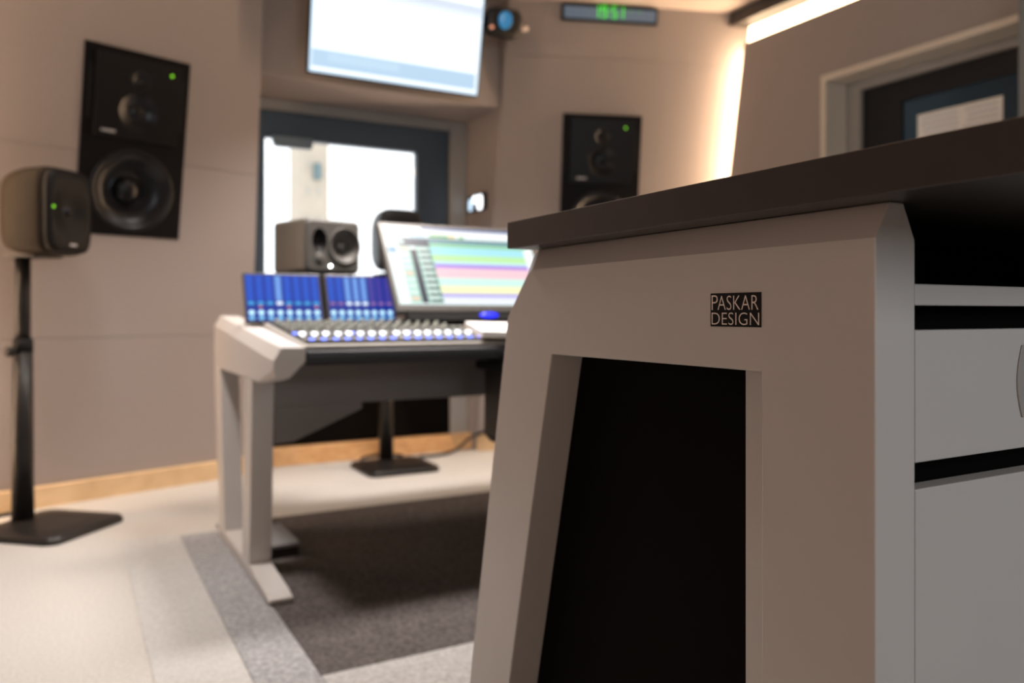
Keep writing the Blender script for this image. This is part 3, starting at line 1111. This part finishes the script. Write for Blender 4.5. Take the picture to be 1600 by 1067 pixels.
clock_green = mat('clock_green', (0, 0, 0), emit=(.05, .75, .0), estr=1.3)
for ch, x in (('1', -.096), ('9', -.052), ('5', .010), ('1', .052)):
    seg7(ch, x, .022)
bm = nb()
for zz in (.035, .062):
    bx(bm, -.010, -.002, zz, zz + .008, .0313, .0322)
obj('colon', bm, clock_green, clk)
bm = nb()
for x in (.118, .170):
    bx(bm, x, x + .012, .062, .070, .0313, .0322)
obj('seconds_dots', bm, mat('clock_green_dim', (0, 0, 0), emit=(.08, .45, .03), estr=.9), clk)

ctl = root('wall_controller', 'small black touch screen with white shapes on the recess side by the window', 'controller',
           Matrix.Translation((2.219, 4.43, 1.535)))
bm = nb()
bx(bm, -.012, 0, -.13, .12, -.052, .052)
obj('housing', bm, blackm, ctl, bevel=.003)


def ctl_shape(pts, m, name='screen_image'):
    bm = nb()
    prism(bm, pts, 'x', -.0138, -.0122)
    obj(name, bm, m, ctl)


ctl_shape([(y, z) for y, z in rrect(.026, .038, .02, 5, .072, -.006)], emis(205, 232, 255, 1.5))
ctl_shape([(y, z) for y, z in rrect(.030, .024, .018, 5, .012, .022)] , emis(250, 252, 255, 2.5))
ctl_shape([(-.055 + y, z) for y, z in rrect(.034, .046, .024, 5, 0, -.002)], emis(250, 252, 255, 2.6))

# ------------------------------------------------------------------ office chair (mostly hidden behind the near desk)
ch = root('office_chair', 'black swivel office chair behind the near desk, only its left side showing', 'chair', Matrix.Translation((1.58, 2.385, .004)))
bm = nb()
loft(bm, [[(x, y, z) for x, y in rrect(a, b, c)] for z, a, b, c in ((.44, .22, .21, .07), (.46, .245, .235, .08), (.50, .245, .235, .08), (.52, .22, .21, .07))], smooth=True)
obj('seat', bm, blackm, ch)
bm = nb()
loft(bm, [[(x, -.22 + .03 * (z - .6) + y, z) for x, y in rrect(a, .025, .02)] for z, a in ((.58, .16), (.62, .21), (.80, .22), (.95, .20), (1.0, .15))], smooth=True)
obj('backrest', bm, blackm, ch)
bm = nb()
tube(bm, [(0, -.12, .45), (0, -.24, .47), (0, -.245, .62)], .018, 10)
obj('back_bar', bm, blackp, ch)
bm = nb()
tube(bm, [(0, 0, .09), (0, 0, .28), (0, 0, .28), (0, 0, .45)], [.03, .03, .02, .02], 14)
obj('column', bm, blackp, ch)
for k in range(5):
    a = math.radians(72 * k + 128)
    ca, sa = math.cos(a), math.sin(a)
    bm = nb()
    tube(bm, [(0, 0, .10), (.30 * ca, .30 * sa, .075)], [.026, .014], 10)
    lg = obj('leg', bm, blackp, ch)
    bm = nb()
    tube(bm, [(.30 * ca - .022 * sa, .30 * sa + .022 * ca, .030), (.30 * ca + .022 * sa, .30 * sa - .022 * ca, .030)], .030, 14)
    tube(bm, [(.30 * ca, .30 * sa, .03), (.30 * ca, .30 * sa, .078)], .008, 8)
    obj('caster', bm, blackm, lg)
for s in (-1, 1):
    bm = nb()
    loft(bm, [[(s * x, y, z) for x, y in ((xa, -.05), (xb, -.05), (xb, .07), (xa, .07))] for xa, xb, z in ((.20, .30, .405), (.20, .325, .432), (.295, .325, .45), (.298, .322, .655))])
    am = obj('arm', bm, blackp, ch)
    bm = nb()
    loft(bm, [[(s * .31 + x, y, z) for x, y in rrect(.035, .12, .03)] for z in (.655, .685)])
    obj('arm_pad', bm, blackm, am, bevel=.006)

# ------------------------------------------------------------------ cable on the floor
bm = nb()
P = [(1.80, 4.36, .010), (1.95, 4.37, .010), (2.07, 4.40, .03), (2.16, 4.42, .085), (2.26, 4.38, .125), (2.36, 4.30, .120), (2.48, 4.20, .06), (2.60, 4.12, .012), (2.75, 4.02, .010)]
pts = []
for i in range(len(P) - 1):
    p0, p1, p2, p3 = (Vector(P[max(i - 1, 0)]), Vector(P[i]), Vector(P[i + 1]), Vector(P[min(i + 2, len(P) - 1)]))
    for k in range(5):
        t_ = k / 5
        pts.append(.5 * ((2 * p1) + (p2 - p0) * t_ + (2 * p0 - 5 * p1 + 4 * p2 - p3) * t_ ** 2 + (3 * p1 - p0 - 3 * p2 + p3) * t_ ** 3))
tube(bm, pts, .009, 8)
obj('cable', bm, blackp, label='thick black cable running from the centre stand along the wooden board', cat='cable')
